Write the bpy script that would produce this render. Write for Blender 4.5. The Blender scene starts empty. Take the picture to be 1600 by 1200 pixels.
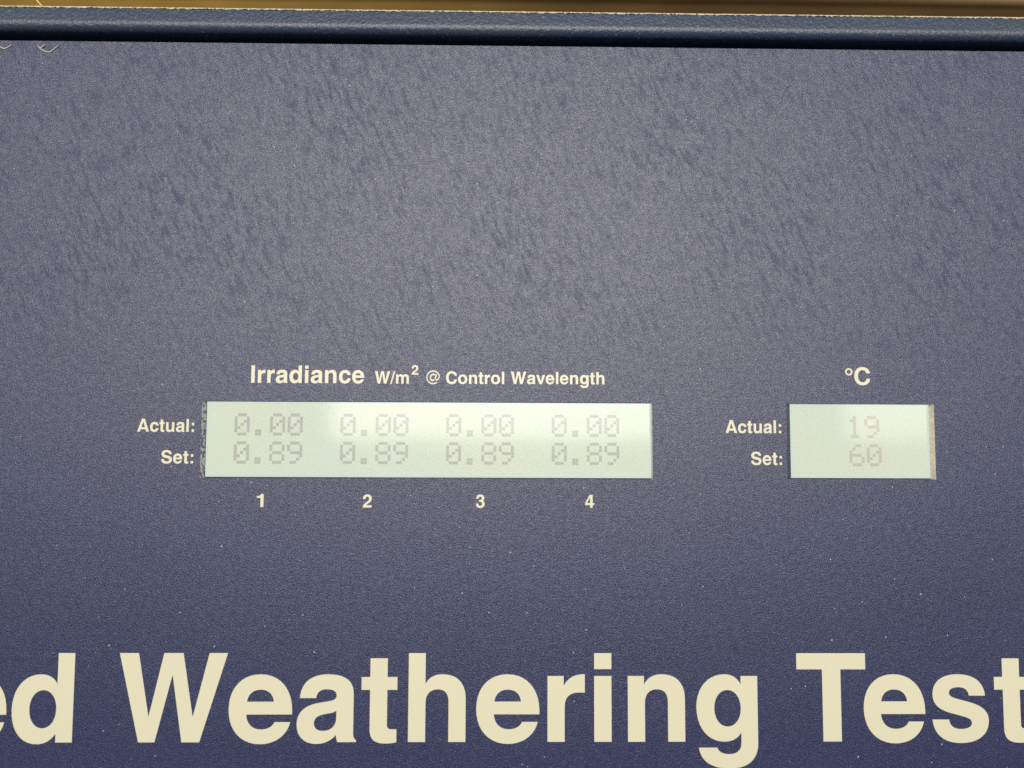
import bpy, bmesh, math, random
from mathutils import Matrix, Vector
random.seed(7)
S = bpy.context.scene
MM = 0.001

# ------------------------------------------------------------------ camera, world, lamps, exposure
cam = bpy.data.cameras.new("camera")
co = bpy.data.objects.new("camera", cam)
S.collection.objects.link(co)
R = Matrix(((0.99989, -0.005023, -0.013926), (0.004056, 0.997634, -0.068624), (0.014237, 0.06856, 0.997545)))
co.matrix_world = Matrix.Translation((0, 0, 0.160)) @ R.to_4x4()
cam.sensor_width = 36.0
cam.lens = 36.0 * 1232 / 1600
cam.clip_start = 0.005
cam.clip_end = 20
cam.dof.use_dof = True
cam.dof.focus_distance = 0.1615
cam.dof.aperture_fstop = 9.5
S.camera = co

W = bpy.data.worlds.new("World"); S.world = W; W.use_nodes = True
bg = W.node_tree.nodes["Background"]
bg.inputs["Color"].default_value = (0.97, 0.98, 0.96, 1)
bg.inputs["Strength"].default_value = 0.20

def area(name, x0, x1, y0, y1, z, power, color):
    l = bpy.data.lights.new(name, 'AREA'); l.shape = 'RECTANGLE'
    l.size = x1 - x0; l.size_y = y1 - y0; l.energy = power; l.color = color
    o = bpy.data.objects.new(name, l); S.collection.objects.link(o)
    o.location = ((x0 + x1) / 2, (y0 + y1) / 2, z)
    return o
# two ceiling troffers over the machine, plus a third added for upper-left sheen
LAMP = (1.0, 0.96, 0.87)
area("ceiling_lamp", -0.42, 0.42, 0.0, 1.15, 1.80, 29.0, LAMP)
area("ceiling_lamp", 0.86, 1.66, 0.0, 1.15, 1.80, 17.0, LAMP)
area("ceiling_lamp", -1.70, -0.86, 0.0, 1.15, 1.80, 17.0, LAMP)  # added source, brightens the panel's upper left

S.view_settings.view_transform = 'Standard'
S.view_settings.look = 'None'
S.view_settings.exposure = 0.0
S.view_settings.gamma = 1.0
S.view_settings.use_curve_mapping = False
S.render.engine = 'CYCLES'
S.cycles.use_denoising = False

# ------------------------------------------------------------------ helpers
def obj(name, mesh, mat=None, parent=None):
    o = bpy.data.objects.new(name, mesh); S.collection.objects.link(o)
    if mat: mesh.materials.append(mat)
    if parent: o.parent = parent
    return o

def mesh_from(name, verts, faces, smooth=False):
    m = bpy.data.meshes.new(name)
    m.from_pydata([(x * MM, y * MM, z * MM) for x, y, z in verts], [], faces)
    m.update()
    if smooth: m.shade_smooth()
    return m

def box(name, x0, x1, y0, y1, z0, z1):
    v = [(x, y, z) for z in (z0, z1) for y in (y0, y1) for x in (x0, x1)]
    return mesh_from(name, v, [(0, 2, 3, 1), (4, 5, 7, 6), (0, 1, 5, 4), (2, 6, 7, 3), (0, 4, 6, 2), (1, 3, 7, 5)])

class NT:
    def __init__(s, name):
        s.m = bpy.data.materials.new(name); s.m.use_nodes = True
        s.t = s.m.node_tree; s.t.nodes.clear()
        s.out = s.n('ShaderNodeOutputMaterial')
    def n(s, typ, **kw):
        nd = s.t.nodes.new(typ)
        for k, v in kw.items(): setattr(nd, k, v)
        return nd
    def set(s, sock, v):
        if hasattr(v, 'is_output'): s.t.links.new(v, sock)
        elif v is not None: sock.default_value = v
    def coord(s, rot=0.0, scale=(1, 1, 1), loc=(0, 0, 0)):
        tc = s.n('ShaderNodeTexCoord'); mp = s.n('ShaderNodeMapping'); mp.vector_type = 'POINT'
        mp2 = s.n('ShaderNodeMapping')
        s.t.links.new(tc.outputs['Object'], mp.inputs['Vector'])
        mp.inputs['Rotation'].default_value = (0, 0, rot)
        s.t.links.new(mp.outputs[0], mp2.inputs['Vector'])
        mp2.inputs['Scale'].default_value = scale; mp2.inputs['Location'].default_value = loc
        return mp2.outputs[0]
    def noise(s, scale, vec=None, detail=2.0, rough=0.5):
        nd = s.n('ShaderNodeTexNoise')
        if vec is not None: s.t.links.new(vec, nd.inputs['Vector'])
        nd.inputs['Scale'].default_value = scale; nd.inputs['Detail'].default_value = detail
        nd.inputs['Roughness'].default_value = rough
        return nd.outputs[0]
    def mr(s, v, a, b, c, d):
        nd = s.n('ShaderNodeMapRange'); s.set(nd.inputs[0], v)
        for i, q in enumerate((a, b, c, d)): s.set(nd.inputs[i + 1], q)
        return nd.outputs[0]
    def math(s, op, a, b=None):
        nd = s.n('ShaderNodeMath', operation=op); s.set(nd.inputs[0], a); s.set(nd.inputs[1], b)
        return nd.outputs[0]
    def mix(s, f, a, b):
        nd = s.n('ShaderNodeMix', data_type='RGBA'); s.set(nd.inputs[0], f)
        s.set(nd.inputs[6], a); s.set(nd.inputs[7], b)
        return nd.outputs[2]
    def bump(s, h, strength, dist):
        nd = s.n('ShaderNodeBump'); s.set(nd.inputs['Strength'], strength); s.set(nd.inputs['Distance'], dist)
        s.set(nd.inputs['Height'], h)
        return nd.outputs[0]
    def principled(s, color, rough, spec=0.5, normal=None, metallic=0.0):
        nd = s.n('ShaderNodeBsdfPrincipled')
        s.set(nd.inputs['Base Color'], color); s.set(nd.inputs['Roughness'], rough)
        s.set(nd.inputs['Specular IOR Level'], spec); s.set(nd.inputs['Metallic'], metallic)
        if normal is not None: s.set(nd.inputs['Normal'], normal)
        return nd.outputs[0]
    def done(s, sh):
        s.t.links.new(sh, s.out.inputs[0]); return s.m

def c4(r, g, b): return (r, g, b, 1.0)

# ------------------------------------------------------------------ materials
def overlay_material():
    t = NT("overlay_polycarbonate")
    o = t.coord()
    grain = t.noise(3100, o, 4.0, 0.75)
    nrm = t.bump(grain, 1.0, 8.0e-5)
    # rubbed diagonal streaks and mottling in the matte texture
    st = t.coord(rot=math.radians(-24), scale=(1.0, 0.28, 1.0))
    streak = t.mr(t.noise(820, st, 4.0, 0.68), 0.36, 0.54, 1.0, 0.0)
    mottle = t.noise(900, o, 3.0, 0.65)
    big = t.noise(38, o, 3.0, 0.55)
    sep = t.n('ShaderNodeSeparateXYZ'); t.t.links.new(o, sep.inputs[0])
    zone = t.math('MULTIPLY', t.mr(sep.outputs[1], 0.005, 0.035, 0.12, 1.0), t.mr(big, 0.36, 0.58, 0.25, 1.0))
    dark = t.math('MULTIPLY', streak, zone)
    dusty = t.math('ADD', t.math('MULTIPLY', t.mr(t.noise(2700, o, 2.0, 0.7), 0.60, 0.78, 0.0, 1.0), 0.24), t.mr(big, 0.3, 0.75, 0.01, 0.06))
    col = t.mix(dusty, c4(0.009, 0.0145, 0.070), c4(0.10, 0.11, 0.165))
    rough = t.mr(dark, 0, 1, 0.30, 0.36)
    spec = t.math('MULTIPLY', t.mr(dark, 0, 1, 0.74, 0.47), t.mr(mottle, 0.3, 0.7, 0.80, 1.20))
    spec = t.math('MULTIPLY', spec, t.mr(t.noise(3300, o, 2.0, 0.7), 0.32, 0.68, 0.55, 1.45))
    return t.done(t.principled(col, rough, spec, nrm))

def ink_material():
    t = NT("cream_ink")
    o = t.coord()
    nrm = t.bump(t.noise(3400, o, 2.0), 1.0, 1.2e-5)
    stain = t.noise(60, o, 3.0)
    fl = t.mr(t.noise(1500, o, 2.0), 0.68, 0.76, 0.0, 0.5)
    col = t.mix(stain, c4(0.645, 0.615, 0.445), c4(0.61, 0.58, 0.425))
    col = t.mix(fl, col, c4(0.55, 0.46, 0.30))
    return t.done(t.principled(col, 0.42, 0.9, nrm))

def paint_material():
    t = NT("blue_powder_coat")
    o = t.coord()
    h = t.math('ADD', t.noise(1400, o, 3.0, 0.6), t.math('MULTIPLY', t.noise(5200, o, 1.0), 0.35))
    nrm = t.bump(h, 1.0, 1.6e-4)
    scuff = t.mr(t.noise(1500, o, 3.0, 0.75), 0.62, 0.72, 0.0, 0.85)
    big = t.mr(t.noise(22, o, 2.0), 0.35, 0.65, 0.0, 0.22)
    col = t.mix(big, c4(0.012, 0.030, 0.072), c4(0.042, 0.052, 0.062))
    col = t.mix(scuff, col, c4(0.22, 0.24, 0.25))
    return t.done(t.principled(col, 0.40, 0.95, nrm))

def simple(name, col, rough, spec=0.5, nscale=None, dist=2e-5, col2=None, lo=0.4, hi=0.6):
    t = NT(name); nrm = None; c = c4(*col)
    if nscale:
        o = t.coord(); nz = t.noise(nscale, o, 3.0, 0.6)
        nrm = t.bump(nz, 1.0, dist)
        if col2: c = t.mix(t.mr(nz, lo, hi, 0.0, 1.0), c, c4(*col2))
    return t.done(t.principled(c, rough, spec, nrm))

def screen_material(name, emit, strength=1.0, gloss=0.034, rough=0.075):
    t = NT(name)
    o = t.coord()
    v = t.noise(45, o, 2.0)
    e = t.n('ShaderNodeEmission')
    t.set(e.inputs['Color'], t.mix(t.mr(v, 0.35, 0.65, 0, 1), c4(*emit), c4(emit[0] * 1.05, emit[1] * 1.01, emit[2] * 0.94)))
    t.set(e.inputs['Strength'], strength)
    g = t.n('ShaderNodeBsdfGlossy'); t.set(g.inputs['Roughness'], rough)
    m = t.n('ShaderNodeMixShader'); m.inputs[0].default_value = gloss
    t.t.links.new(e.outputs[0], m.inputs[1]); t.t.links.new(g.outputs[0], m.inputs[2])
    return t.done(m.outputs[0])

def film_material():
    t = NT("clear_window_film")
    o = t.coord()
    h = t.math('ADD', t.noise(3400, o, 3.0, 0.62), t.math('MULTIPLY', t.noise(900, o, 2.0), 0.7))
    nrm = t.bump(h, 1.0, 4.0e-5)
    g = t.n('ShaderNodeBsdfGlossy'); t.set(g.inputs['Roughness'], 0.26); t.set(g.inputs['Normal'], nrm)
    tr = t.n('ShaderNodeBsdfTransparent'); t.set(tr.inputs['Color'], c4(0.97, 0.97, 0.96))
    m = t.n('ShaderNodeMixShader'); m.inputs[0].default_value = 0.03
    t.t.links.new(tr.outputs[0], m.inputs[1]); t.t.links.new(g.outputs[0], m.inputs[2])
    return t.done(m.outputs[0])

def wood_material(name, a, b, c, fade=None):
    t = NT(name)
    o = t.coord(scale=(1.0, 9.0, 1.0))
    raw = t.coord()
    big = t.noise(5.5, raw, 2.0)
    g = t.noise(30, o, 4.0, 0.6)
    if fade:                                    # pale sapwood running into dark heartwood along the board
        sep = t.n('ShaderNodeSeparateXYZ'); t.t.links.new(raw, sep.inputs[0])
        big = t.math('ADD', t.mr(sep.outputs[0], fade[0], fade[1], 0.32, 0.70), t.math('MULTIPLY', t.math('SUBTRACT', big, 0.5), 0.5))
    col = t.mix(t.mr(g, 0.35, 0.65, 0, 1), c4(*a), c4(*b))
    col = t.mix(t.mr(big, 0.35, 0.65, 0, 1), col, c4(*c))
    return t.done(t.principled(col, 0.7, 0.12, t.bump(g, 0.5, 2e-4)))

M_over = overlay_material()
M_ink = ink_material()
M_paint = paint_material()
M_house = simple("navy_housing", (0.012, 0.018, 0.05), 0.6, 0.3)
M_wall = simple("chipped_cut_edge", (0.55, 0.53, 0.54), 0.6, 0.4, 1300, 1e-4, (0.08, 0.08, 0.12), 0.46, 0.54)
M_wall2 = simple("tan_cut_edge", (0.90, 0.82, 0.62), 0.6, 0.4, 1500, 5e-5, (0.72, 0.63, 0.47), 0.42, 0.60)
M_worn = simple("worn_edge_dust", (0.62, 0.53, 0.36), 0.8, 0.2, 2400, 5e-5, (0.10, 0.10, 0.11), 0.50, 0.66)
M_screen = screen_material("backlit_screen", (0.69, 0.77, 0.64))
M_screen_edge = screen_material("screen_edge_glow", (0.62, 0.76, 0.72))  # bluish unevenness of the backlight, put into an emission colour
M_dot = screen_material("screen_dot", (0.49, 0.50, 0.47))
M_dot2 = screen_material("screen_dot_brown", (0.58, 0.56, 0.46))
M_film = film_material()
M_fibre = simple("pale_fibre", (0.55, 0.50, 0.40), 0.6, 0.4)
M_straw = simple("straw_fibre", (0.75, 0.58, 0.22), 0.6, 0.4)
M_dust = simple("pale_dust", (0.55, 0.55, 0.57), 0.8, 0.3)

# ------------------------------------------------------------------ the setting: a board floor under the machine
floor = bpy.data.objects.new("floor", None); S.collection.objects.link(floor)
floor["kind"] = "structure"
floor.location = (0, 0, -0.26)
woods = [wood_material("golden_board", (0.24, 0.15, 0.032), (0.18, 0.105, 0.02), (0.055, 0.031, 0.009), (-0.22, 0.16)),
         wood_material("brown_board", (0.15, 0.088, 0.02), (0.10, 0.055, 0.012), (0.08, 0.043, 0.01)),
         wood_material("tan_board", (0.10, 0.06, 0.02), (0.07, 0.04, 0.014), (0.26, 0.18, 0.085), (0.10, 0.34))]
obj("subfloor", box("subfloor", -900, 900, -500, 900, -40, -22), simple("dark_subfloor", (0.02, 0.015, 0.01), 0.8), floor)
edges = [-480, -365, -250, -130, -10, 115, 242, 362, 482, 602, 722, 842]
for i in range(len(edges) - 1):
    cuts = [-900, 900] if i in (5, 6) else [-900, 150 + 70 * ((i * 5) % 4), 900]
    for j in range(len(cuts) - 1):
        w = woods[0] if i == 5 else woods[2] if i == 6 else woods[1]
        obj("plank", box("plank", cuts[j] + 0.2, cuts[j + 1] - 0.2, edges[i] + 1.4, edges[i + 1] - 1.4, -22, 0), w, floor)

# ------------------------------------------------------------------ the machine
tester = bpy.data.objects.new("weathering_tester", None); S.collection.objects.link(tester)
tester["label"] = "navy blue test machine control panel with cream lettering and two lit displays"
tester["category"] = "control panel"

X0, X1, Y0, YC = -190.0, 190.0, -130.0, 82.0     # overlay extents, YC = foot of the top rail
holes = [(-60.34, 30.77, -8.27, 7.34), (58.2, 88.57, -8.08, 7.30)]
YT_ = YC + 6.35
TH = 1.6                                         # panel thickness over the displays

def overlay_mesh():
    xs = [X0, holes[0][0], holes[0][1], holes[1][0], holes[1][1], X1]
    v, f = [], []
    def quad(a, b, c, d):
        i = len(v); v.extend((a, b, c, d)); f.append((i, i + 1, i + 2, i + 3))
    def rect(x0, x1, y0, y1): quad((x0, y0, 0), (x1, y0, 0), (x1, y1, 0), (x0, y1, 0))
    for i in range(5):
        if i in (1, 3):
            h = holes[0 if i == 1 else 1]
            rect(xs[i], xs[i + 1], Y0, h[2]); rect(xs[i], xs[i + 1], h[3], YC)
        else:
            rect(xs[i], xs[i + 1], Y0, YC)
    for (a, b, c, d) in ((X0, Y0, X1, Y0), (X1, Y0, X1, YC), (X0, YC, X0, Y0), (X1, YC, X0, YC)):
        quad((a, b, -TH), (c, d, -TH), (c, d, 0), (a, b, 0))
    return mesh_from("overlay", v, f)
overlay = obj("overlay_sheet", overlay_mesh(), M_over, tester)

# cut edges of the two window openings, a frame of four walls each
for (a, b, c, d) in holes:
    v = [(x, y, -TH) for x, y in ((a + 0.35, c), (b - 0.3 * (a > 0), c), (b - 0.3 * (a > 0), d), (a + 0.35, d))]
    v += [(x, y, -0.012) for x, y in ((a, c), (b, c), (b, d), (a, d))]
    for k, (i, j) in enumerate(((0, 1), (1, 2), (2, 3), (3, 0))):
        w = mesh_from("opening_edge", [v[i], v[j], v[j + 4], v[i + 4]], [(3, 2, 1, 0)])
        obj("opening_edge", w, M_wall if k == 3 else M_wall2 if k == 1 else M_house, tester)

hb = bmesh.new()
for m in (box("h", X0, X1, Y0, YT_ + 0.5, -235, -16), box("h", X0, X1, Y0, YC - 0.05, -15.9, -TH - 0.02)): hb.from_mesh(m)
hm = bpy.data.meshes.new("housing"); hb.to_mesh(hm); hb.free()
obj("housing", hm, M_house, tester)

# top rail: rounded lip standing proud of the overlay
def extrude_profile(name, prof, x0, x1, seg=1, smooth=True, jitter=None):
    v, f = [], []
    n = len(prof)
    for s in range(seg + 1):
        x = x0 + (x1 - x0) * s / seg
        for k, (y, z) in enumerate(prof):
            dy, dz = jitter(s, k) if jitter else (0, 0)
            v.append((x, y + dy, z + dz))
    for s in range(seg):
        for k in range(n - 1):
            a = s * n + k
            f.append((a, a + 1, a + n + 1, a + n))
    return mesh_from(name, v, f, smooth)
YR, RR, ZC = YC + 1.55, 1.6, 0.6                  # a dark gap, then the rolled lip of the frame
prof = [(YR, -15.8), (YR, ZC)]
for k in range(1, 15):
    a = math.radians(103) * k / 14
    prof.append((YR + RR * (1 - math.cos(a)), ZC + RR * math.sin(a)))
YT, ZT = YC + 6.35, 1.50
prof.append((YT, ZT))
rail = obj("top_rail", extrude_profile("top_rail", prof, X0, X1), M_paint, tester)
prof2 = []
for k in range(7):
    a = math.pi / 2 * k / 6
    prof2.append((YT + 0.55 * math.sin(a), ZT - 0.55 * (1 - math.cos(a))))
prof2 += [(YT + 0.55, -15.8)]
rj = random.Random(3)
jit = {}
def jitter(s, k):
    if k == 7: return (0, 0)
    if k == 0: return (rj.uniform(-0.02, 0.30), 0.004)
    return (rj.uniform(-0.03, 0.06), rj.uniform(-0.02, 0.04))
obj("worn_edge", extrude_profile("worn_edge", prof2, X0, X1, 900, False, jitter), M_worn, rail)

# ------------------------------------------------------------------ glyph outlines (1000 units per em, cap height 718)
K = 0.5523
def ell(x0, y0, x1, y1, k=0.58):
    cx, cy = (x0 + x1) / 2, (y0 + y1) / 2; rx, ry = (x1 - x0) / 2, (y1 - y0) / 2
    return (f"M{x1} {cy} C{x1} {cy+k*ry} {cx+k*rx} {y1} {cx} {y1} C{cx-k*rx} {y1} {x0} {cy+k*ry} {x0} {cy} "
            f"C{x0} {cy-k*ry} {cx-k*rx} {y0} {cx} {y0} C{cx+k*rx} {y0} {x1} {cy-k*ry} {x1} {cy}")
def rc(x0, y0, x1, y1): return f"M{x0} {y0} L{x1} {y0} L{x1} {y1} L{x0} {y1}"
N_ARCH = "C232 518 280 546 350 546 C475 546 546 475 546 345 L546 0 L402 0 L402 322 C402 390 370 424 310 424 C248 424 209 385 209 315 L209 0 L65 0"
G = {
 'W': (944, ["M19 718 L180 718 L277 204 L393 718 L555 718 L647 201 L774 718 L929 718 L708 0 L559 0 L468 543 L334 0 L198 0"]),
 'T': (611, ["M14 718 L598 718 L598 586 L386 586 L386 0 L230 0 L230 586 L14 586"]),
 'I': (278, [rc(64, 0, 214, 718)]),
 'l': (278, [rc(69, 0, 209, 718)]),
 'i': (278, [rc(69, 0, 209, 532), rc(69, 588, 209, 718)]),
 ':': (333, [rc(97, 0, 237, 140), rc(97, 366, 237, 506)]),
 'd': (611, ["M551 718 L411 718 L411 468 C385 520 335 546 272 546 C130 546 35 432 35 262 C35 92 122 -14 254 -14 C325 -14 380 20 411 72 L411 0 L551 0", ell(183, 113, 409, 419)]),
 'g': (611, ["M553 532 L413 532 L413 464 C383 520 338 546 277 546 C140 546 40 438 40 280 C40 112 135 0 270 0 C335 0 385 25 413 74 L413 -5 C413 -70 375 -100 312 -100 C255 -100 222 -82 212 -48 L58 -48 C70 -155 160 -217 312 -217 C470 -217 553 -140 553 -10", ell(190, 122, 411, 418)]),
 'e': (556, ["M528 222 L164 222 C168 150 212 102 282 102 C335 102 372 122 390 161 L515 161 C490 50 395 -16 278 -16 C125 -16 23 95 23 266 C23 438 122 546 273 546 C425 546 528 430 528 250", "M168 325 L381 325 C376 385 335 422 275 422 C215 422 175 385 168 325"]),
 'a': (556, ["M52 354 L188 354 C194 400 222 425 272 425 C326 425 359 408 359 378 C359 345 335 334 290 328 L215 316 C95 298 29 240 29 144 C29 45 95 -14 195 -14 C262 -14 318 10 358 57 C360 35 364 15 372 0 L527 0 L527 16 C508 28 502 45 502 80 L502 388 C502 495 425 546 285 546 C140 546 58 475 52 354", "M359 253 C340 238 315 233 280 228 C205 216 173 196 173 152 C173 112 202 90 248 90 C315 90 359 130 359 195"]),
 't': (333, ["M82 676 L226 676 L226 524 L309 524 L309 420 L226 420 L226 140 C226 112 238 103 265 103 L306 103 L306 -2 C280 -8 250 -12 215 -12 C120 -12 82 22 82 110 L82 420 L10 420 L10 524 L82 524"]),
 'n': (611, ["M65 532 L202 532 L202 462 " + N_ARCH]),
 'h': (611, ["M65 718 L207 718 L207 466 " + N_ARCH]),
 'r': (389, ["M64 532 L198 532 L198 452 C232 515 290 550 373 546 L373 396 C355 398 340 398 325 398 C245 398 206 358 206 280 L206 0 L64 0"]),
 's': (556, ["M493 371 L352 371 C348 418 315 440 262 440 C212 440 180 424 180 394 C180 362 220 352 285 336 L345 321 C460 292 519 250 519 170 C519 60 425 -14 272 -14 C125 -14 38 55 30 177 L174 177 C178 128 212 100 276 100 C335 100 371 118 371 152 C371 182 338 192 275 208 L205 226 C92 254 36 296 36 380 C36 485 120 546 255 546 C400 546 485 485 493 371"]),
 'c': (556, ["M524 338 L380 338 C372 395 338 424 285 424 C215 424 178 368 178 264 C178 160 215 106 284 106 C342 106 376 140 383 202 L523 202 C512 70 420 -14 285 -14 C132 -14 34 90 34 264 C34 440 132 546 287 546 C422 546 514 468 524 338"]),
 'o': (611, [ell(34, -14, 578, 546), ell(178, 104, 434, 428)]),
 'v': (556, ["M13 532 L163 532 L280 165 L396 532 L543 532 L356 0 L204 0"]),
 'A': (722, ["M20 0 L278 718 L446 718 L702 0 L546 0 L502 131 L222 131 L178 0", "M262 253 L460 253 L361 556"]),
 'u': (611, ["M545 0 L408 0 L408 70 C380 16 330 -14 262 -14 C138 -14 66 56 66 184 L66 532 L206 532 L206 210 C206 140 240 106 301 106 C362 106 405 146 405 216 L405 532 L545 532"]),
 'S': (667, ["M608 505 L465 505 C458 572 412 612 332 612 C255 612 202 580 202 532 C202 485 236 464 330 444 L405 428 C560 395 629 325 629 212 C629 72 515 -19 335 -19 C155 -19 42 72 39 236 L186 236 C192 152 248 106 345 106 C428 106 482 142 482 196 C482 246 442 268 350 288 L270 305 C122 337 55 402 55 515 C55 650 160 737 328 737 C498 737 604 650 608 505"]),
 'C': (722, ["M684 478 L533 478 C515 562 462 610 382 610 C268 610 195 520 195 360 C195 200 268 108 382 108 C468 108 524 160 536 252 L684 252 C670 85 550 -19 378 -19 C178 -19 44 130 44 358 C44 590 178 737 380 737 C548 737 665 640 684 478"]),
 'm': (889, ["M64 532 L202 532 L202 468 C230 518 275 546 333 546 C398 546 445 518 470 464 C502 518 552 546 618 546 C755 546 826 475 826 350 L826 0 L686 0 L686 325 C686 392 662 426 610 426 C552 426 515 385 515 315 L515 0 L375 0 L375 325 C375 392 351 426 299 426 C241 426 204 385 204 315 L204 0 L64 0"]),
 '/': (278, ["M-17 -19 L72 -19 L295 737 L206 737"]),
 '1': (556, ["M378 0 L238 0 L238 492 L69 492 L69 590 C185 592 248 630 264 710 L378 710"]),
 '2': (556, ["M511 124 L511 0 L26 0 C30 110 80 180 190 262 L270 320 C335 368 362 410 362 470 C362 545 328 588 272 588 C212 588 178 545 178 462 L178 450 L42 450 L42 468 C42 620 130 710 278 710 C415 710 504 622 504 482 C504 385 460 312 355 240 L290 195 C245 164 225 148 212 124"]),
 '3': (556, ["M203 312 L260 312 C335 312 372 278 372 210 C372 145 332 102 270 102 C205 102 168 145 164 222 L27 222 C30 70 118 -19 268 -19 C420 -19 516 68 516 205 C516 288 480 342 410 370 C465 398 496 448 496 518 C496 635 408 710 270 710 C132 710 48 625 44 482 L176 482 C178 552 212 592 268 592 C322 592 355 558 355 505 C355 446 320 416 250 416 L203 416"]),
 '4': (556, ["M526 150 L440 150 L440 0 L302 0 L302 150 L27 150 L27 275 L280 710 L440 710 L440 262 L526 262", "M302 262 L302 560 L128 262"]),
 '°': (400, [ell(40, 320, 360, 640), ell(108, 388, 292, 572)]),
}
def ribbon(pts, w):
    """outline of a constant-width stroke along a polyline"""
    L, Rr = [], []
    for i, p in enumerate(pts):
        a = Vector(pts[max(0, i - 1)]); b = Vector(pts[min(len(pts) - 1, i + 1)])
        t = (b - a).normalized(); n = Vector((-t.y, t.x)) * w / 2
        L.append((p[0] + n.x, p[1] + n.y)); Rr.append((p[0] - n.x, p[1] - n.y))
    q = L + Rr[::-1]
    return "M" + " L".join(f"{x:.1f} {y:.1f}" for x, y in q)
def at_sign():
    cx, cy, rx, ry = 490, 352, 420, 345
    ring = [(cx + rx * math.cos(a), cy + ry * math.sin(a)) for a in [math.radians(-52 - 300 * i / 40) for i in range(41)]]
    ring += [(cx + rx * 0.93, cy - 30), (cx + rx * 0.80, cy - 95), (cx + rx * 0.64, cy - 140), (cx + rx * 0.5, cy - 150), (cx + rx * 0.42, cy - 120)]
    stem = [(cx + 205, cy + 175), (cx + 165, cy - 15), (cx + 140, cy - 98)]
    bowl = [(cx - 20 + 155 * math.cos(a) + 28 * math.sin(a), cy + 168 * math.sin(a)) for a in [math.radians(40 + 280 * i / 26) for i in range(27)]]
    return (975, [ribbon(ring, 72), ribbon(stem, 84), ribbon(bowl, 84)])
G['@'] = at_sign()

def flatten(path, n=10):
    pts, cur = [], None
    tok = path.replace('M', ' M ').replace('L', ' L ').replace('C', ' C ').split()
    i = 0; cmd = 'M'
    while i < len(tok):
        if tok[i] in 'MLC': cmd = tok[i]; i += 1
        if cmd in 'ML':
            cur = (float(tok[i]), float(tok[i + 1])); i += 2; pts.append(cur)
        else:
            a, b, c, d, e, f = (float(q) for q in tok[i:i + 6]); i += 6
            p0 = cur
            for k in range(1, n + 1):
                u = k / n; w = 1 - u
                pts.append((w**3*p0[0] + 3*w*w*u*a + 3*w*u*u*c + u**3*e, w**3*p0[1] + 3*w*w*u*b + 3*w*u*u*d + u**3*f))
            cur = (e, f)
    out = [pts[0]]
    for p in pts[1:]:
        if abs(p[0] - out[-1][0]) + abs(p[1] - out[-1][1]) > 0.5: out.append(p)
    if abs(out[0][0] - out[-1][0]) + abs(out[0][1] - out[-1][1]) < 0.5: out.pop()
    return out

def text_contours(text):
    x, res = 0, []
    for ch in text:
        adv, paths = G[ch]
        for p in paths: res.append([(px + x, py) for px, py in flatten(p)])
        x += adv
    return res

def print_mesh(name, contours, x0, x1, yb, unit):
    """flat printed shape: contours scaled so their ink spans x0..x1 (mm) on baseline yb"""
    mn = min(p[0] for c in contours for p in c); mx = max(p[0] for c in contours for p in c)
    sx = (x1 - x0) / (mx - mn)
    cu = bpy.data.curves.new(name, 'CURVE'); cu.dimensions = '2D'; cu.fill_mode = 'BOTH'
    cu.extrude = 0.012 * MM
    for c in contours:
        sp = cu.splines.new('POLY'); sp.points.add(len(c) - 1); sp.use_cyclic_u = True
        for q, (px, py) in zip(sp.points, c):
            q.co = ((x0 + (px - mn) * sx) * MM, (yb + py * unit) * MM, 0.014 * MM, 1)
    tmp = bpy.data.objects.new(name, cu); S.collection.objects.link(tmp)
    dg = bpy.context.evaluated_depsgraph_get()
    me = bpy.data.meshes.new_from_object(tmp.evaluated_get(dg), depsgraph=dg)
    me.transform(Matrix.Translation((0, 0, 0.014 * MM)))
    bpy.data.objects.remove(tmp); bpy.data.curves.remove(cu)
    me.name = name; me.materials.clear()
    return me

BASE, UNIT = -59.75, 17.15 / 718
title = [('e', -108.88, -96.62), ('d', -95.6, -83.65), ('W', -74.94, -53.69), ('e', -53.28, -40.82), ('a', -39.89, -28.18),
         ('t', -27.26, -20.19), ('h', -17.99, -6.67), ('e', -4.59, 7.91), ('r', 9.52, 16.92), ('i', 18.78, 22.22), ('n', 25.46, 36.82),
         ('g', 39.08, 51.3), ('T', 59.19, 73.01), ('e', 72.5, 84.82), ('s', 86.23, 97.53), ('t', 98.83, 105.94)]
for ch, a, b in title:
    o = obj("letter", print_mesh("letter", text_contours(ch), a, b, BASE, UNIT), M_ink, tester)

small = [("Irradiance", -50.61, -27.77, 10.99, 3.55, "bold printed heading word above the wide display"),
         ("W/m", -25.61, -18.72, 10.96, 2.53, None), ("2", -18.18, -16.83, 12.81, 1.98, None),
         ("@", -15.19, -12.43, 10.98, 2.66, None), ("Control", -11.17, 0.65, 10.97, 2.53, None),
         ("Wavelength", 1.99, 21.07, 11.01, 2.53, None),
         ("Actual:", -73.16, -61.78, 1.02, 2.61, None), ("Set:", -68.16, -61.76, -5.31, 2.61, None),
         ("Actual:", 45.7, 57.07, 1.24, 2.61, None), ("Set:", 50.82, 57.13, -5.19, 2.61, None),
         ("°", 70.45, 71.98, 13.1 - 320 * 1.49 / 320, 1.49 * 718 / 320, None), ("C", 72.32, 75.58, 11.2, 3.55, None),
         ("1", -48.84, -47.48, -13.96, 2.66, None), ("2", -27.65, -25.83, -13.99, 2.66, None),
         ("3", -4.94, -3.18, -13.95, 2.66, None), ("4", 17.08, 18.9, -13.93, 2.63, None)]
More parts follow.
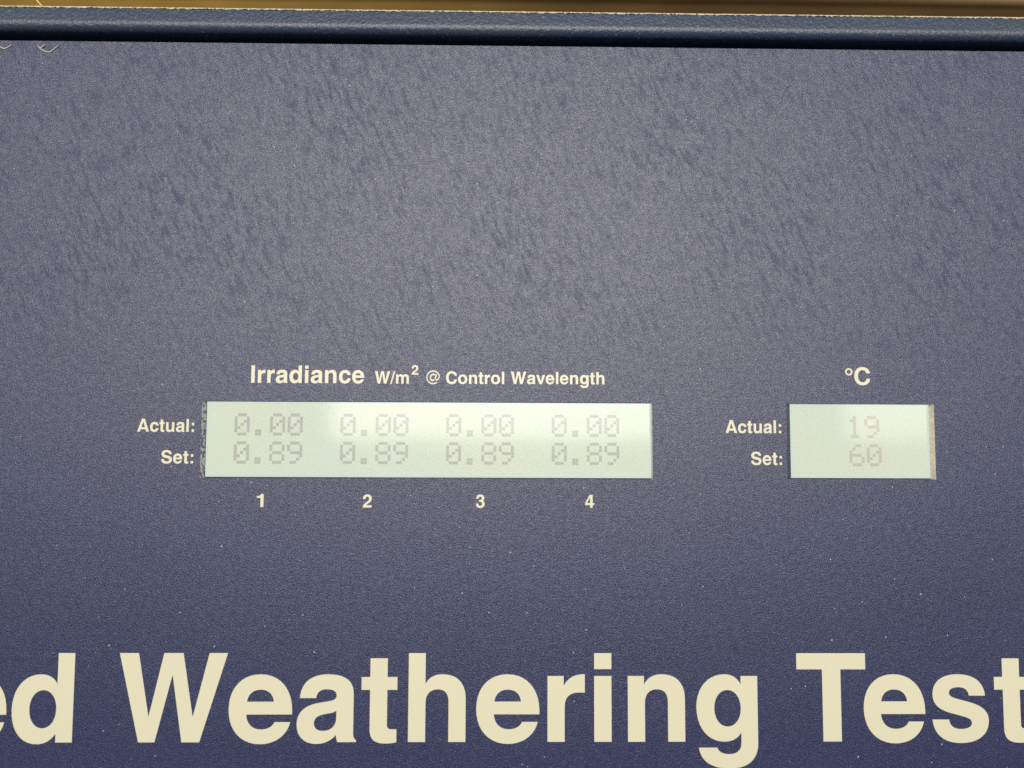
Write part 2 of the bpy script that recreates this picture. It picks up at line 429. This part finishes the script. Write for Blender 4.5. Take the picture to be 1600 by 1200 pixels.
for s, a, b, y, cap, lab in small:
    nm = "printed_word" if len(s) > 2 else ("printed_number" if s.isdigit() else "printed_symbol")
    if s == '@':
        cs = text_contours(s)
        mn = min(p[0] for c in cs for p in c); mx = max(p[0] for c in cs for p in c); k = (b - a) / (mx - mn)
        parts = []
        for j, c in enumerate(cs):
            cm = min(p[0] for p in c); cM = max(p[0] for p in c)
            m = print_mesh(nm, [c], a + (cm - mn) * k, a + (cM - mn) * k, y, cap / 718)
            m.transform(Matrix.Translation((0, 0, 0.004 * MM * j))); parts.append(m)
        bm = bmesh.new()
        for m in parts: bm.from_mesh(m)
        me = bpy.data.meshes.new(nm); bm.to_mesh(me); bm.free()
    else:
        me = print_mesh(nm, text_contours(s), a, b, y, cap / 718)
    obj(nm, me, M_ink, tester)

# ------------------------------------------------------------------ the two displays
DOTS = {'0': ".###. #...# #..## #.#.# ##..# #...# .###.", '8': ".###. #...# #...# .###. #...# #...# .###.",
        '9': ".###. #...# #...# .#### ....# ...#. .##..", '6': "..##. .#... #.... ####. #...# #...# .###.",
        '1': "..#.. .##.. ..#.. ..#.. ..#.. ..#.. .###.", '.': "..... ..... ..... ..... ..... .##.. .##.."}
LZ = -1.5
PX, PY = 0.624, 0.651         # dot pitch, mm
def digit_mesh(ch):
    v, f = [], []
    for r, row in enumerate(DOTS[ch].split()):
        for c, q in enumerate(row):
            if q == '#':
                x, y = c * PX, -r * PY; i = len(v); w, h = PX * 0.95, PY * 0.95
                for z in (0.0, 0.03):
                    v += [(x, y - h, z), (x + w, y - h, z), (x + w, y, z), (x, y, z)]
                f += [(i + 4, i + 5, i + 6, i + 7), (i, i + 1, i + 5, i + 4), (i + 1, i + 2, i + 6, i + 5), (i + 2, i + 3, i + 7, i + 6), (i + 3, i, i + 4, i + 7)]
    return mesh_from("digit", v, f)
dm = {}
def display(x0, x1, y0, y1):
    d = obj("display", box("display", x0, x1, y0, y1, LZ - 0.06, LZ), M_screen, tester)
    b = 0.4
    v = [(x, y, LZ + 0.02) for x, y in ((x0, y0), (x1, y0), (x1, y1), (x0, y1), (x0 + b, y0 + b), (x1 - b, y0 + b), (x1 - b, y1 - b), (x0 + b, y1 - b))]
    obj("screen_edge_glow", mesh_from("screen_edge_glow", v, [(0, 1, 5, 4), (1, 2, 6, 5), (2, 3, 7, 6), (3, 0, 4, 7)]), M_screen_edge, d)  # thin added ring that paints the backlight's bluish rim
    return d
def put(disp, text, x, y, pitch, mat):
    for k, ch in enumerate(text):
        if ch == ' ': continue
        nm = "decimal_point" if ch == '.' else "digit"
        m = dm.setdefault((ch, mat.name), None) or digit_mesh(ch)
        dm[(ch, mat.name)] = m
        o = bpy.data.objects.new(nm, m); S.collection.objects.link(o)
        if not m.materials: m.materials.append(mat)
        o.parent = disp; o.location = ((x + k * pitch) * MM, y * MM, (LZ + 0.004) * MM)
d1 = display(-59.85, 30.74, -8.02, 7.22)
pitch = 3.588
for gx in (-54.2, -32.7, -11.15, 10.42):
    put(d1, "0.00", gx, 4.85, pitch, M_dot); put(d1, "0.89", gx, -0.85, pitch, M_dot)
d2 = display(59.48, 88.22, -7.86, 7.24)
put(d2, "19", 71.25, 4.85, pitch, M_dot2); put(d2, "60", 71.6, -0.93, pitch, M_dot2)
for d, h in ((d1, holes[0]), (d2, holes[1])):
    obj("window_film", mesh_from("window_film", [(h[0], h[2], -0.006), (h[1], h[2], -0.006), (h[1], h[3], -0.006), (h[0], h[3], -0.006)], [(0, 1, 2, 3)]), M_film, d)

# ------------------------------------------------------------------ fibres and dust lying on the panel
def tube(name, pts, r, mat, n=6):
    P = [Vector(p) for p in pts]
    Q = []
    for i in range(len(P) - 1):                  # Catmull-Rom
        p0, p1, p2, p3 = P[max(0, i - 1)], P[i], P[i + 1], P[min(len(P) - 1, i + 2)]
        for k in range(6):
            u = k / 6
            Q.append(0.5 * ((2 * p1) + (p2 - p0) * u + (2 * p0 - 5 * p1 + 4 * p2 - p3) * u * u + (3 * p1 - p0 - 3 * p2 + p3) * u ** 3))
    Q.append(P[-1])
    v, f = [], []
    for i, q in enumerate(Q):
        t = (Q[min(len(Q) - 1, i + 1)] - Q[max(0, i - 1)]).normalized()
        a = t.cross(Vector((0, 0, 1))).normalized(); b = t.cross(a)
        rr = r * (0.35 + 0.65 * math.sin(math.pi * (0.08 + 0.84 * i / (len(Q) - 1))))
        for k in range(n):
            w = 2 * math.pi * k / n
            v.append(tuple(q + a * math.cos(w) * rr * 1.4 + b * math.sin(w) * rr * 0.7))
    for i in range(len(Q) - 1):
        for k in range(n):
            f.append((i * n + k, i * n + (k + 1) % n, (i + 1) * n + (k + 1) % n, (i + 1) * n + k))
    f.append(tuple(range(n))[::-1]); f.append(tuple(range((len(Q) - 1) * n, len(Q) * n)))
    return mesh_from(name, v, f, True)
def fibre(pts, r, label, mat=M_fibre):
    o = obj("fibre_shaving", tube("fibre_shaving", pts, r, mat), mat)
    o["label"] = label; o["category"] = "fibre"
    return o
fibre([(-106.0, 80.9, 0.12), (-104.6, 80.75, 0.12), (-103.5, 80.25, 0.12), (-102.7, 80.5, 0.13), (-101.9, 80.95, 0.25)], 0.085,
      "short wavy pale fibre lying under the rail beside the curled fibre")
fb = fibre([(-96.5, 81.0, 0.2), (-96.2, 80.6, 0.14), (-95.8, 80.15, 0.12), (-94.9, 79.72, 0.12), (-94.0, 79.62, 0.12), (-93.3, 80.1, 0.14), (-92.2, 80.95, 0.35)], 0.08,
      "curled pale fibre shaped like a smile lying just under the rail")
obj("side_strand", tube("side_strand", [(-96.2, 80.5, 0.14), (-95.6, 80.6, 0.2), (-95.0, 81.1, 0.35)], 0.07, M_fibre), M_fibre, fb)
fibre([(-97.0, YC + 8.6, 2.0), (-96.2, YC + 7.8, 1.95), (-95.4, YC + 6.9, 1.7), (-94.8, YC + 6.4, 1.6)], 0.10, "short straw-coloured splinter sticking up over the rail's worn back edge", M_straw)

def specks(n, rnd, region, zf, smin, smax, ang):
    v, f = [], []
    for _ in range(n):
        x = rnd.uniform(region[0], region[1]); y = rnd.uniform(region[2], region[3])
        if any(h[0] - .3 < x < h[1] + .3 and h[2] - .3 < y < h[3] + .3 for h in holes): continue
        z = zf(x, y)
        L = smin + (smax - smin) * rnd.random() ** 4.5; w = L * rnd.uniform(0.25, 0.8)
        a = math.radians(rnd.gauss(*ang)); ca, sa = math.cos(a), math.sin(a)
        i = len(v)
        for (px, py, pz) in ((-L, 0, .03), (0, -w, .03), (L, 0, .03), (0, w, .03), (0, 0, .03 + w * .7)):
            v.append((x + px * ca - py * sa, y + px * sa + py * ca, z + pz))
        f += [(i, i + 1, i + 4), (i + 1, i + 2, i + 4), (i + 2, i + 3, i + 4), (i + 3, i, i + 4)]
    return v, f
rd = random.Random(11)
v, f = specks(2800, rd, (X0, X1, Y0, YC - 0.5), lambda x, y: 0.0, 0.022, 0.24, (62, 28))
for (x, y, L) in ((71.17, -62.72, .3), (-39.16, -35.21, .3), (11.61, 44.17, .25), (-56.44, -41.32, .32), (-36.73, -42.43, .3), (14.79, -51.98, .25)):
    i = len(v)
    v += [(x - L * .6, y - L * .8, .03), (x + L * .35, y - L * .2, .03), (x + L * .6, y + L * .8, .03), (x - L * .3, y + L * .3, .03), (x, y, .22)]
    f += [(i, i + 1, i + 4), (i + 1, i + 2, i + 4), (i + 2, i + 3, i + 4), (i + 3, i, i + 4)]
dust = obj("dust_specks", mesh_from("dust_specks", v, f), M_dust)
dust["kind"] = "stuff"; dust["label"] = "fine pale dust specks scattered over the blue panel"; dust["category"] = "dust"
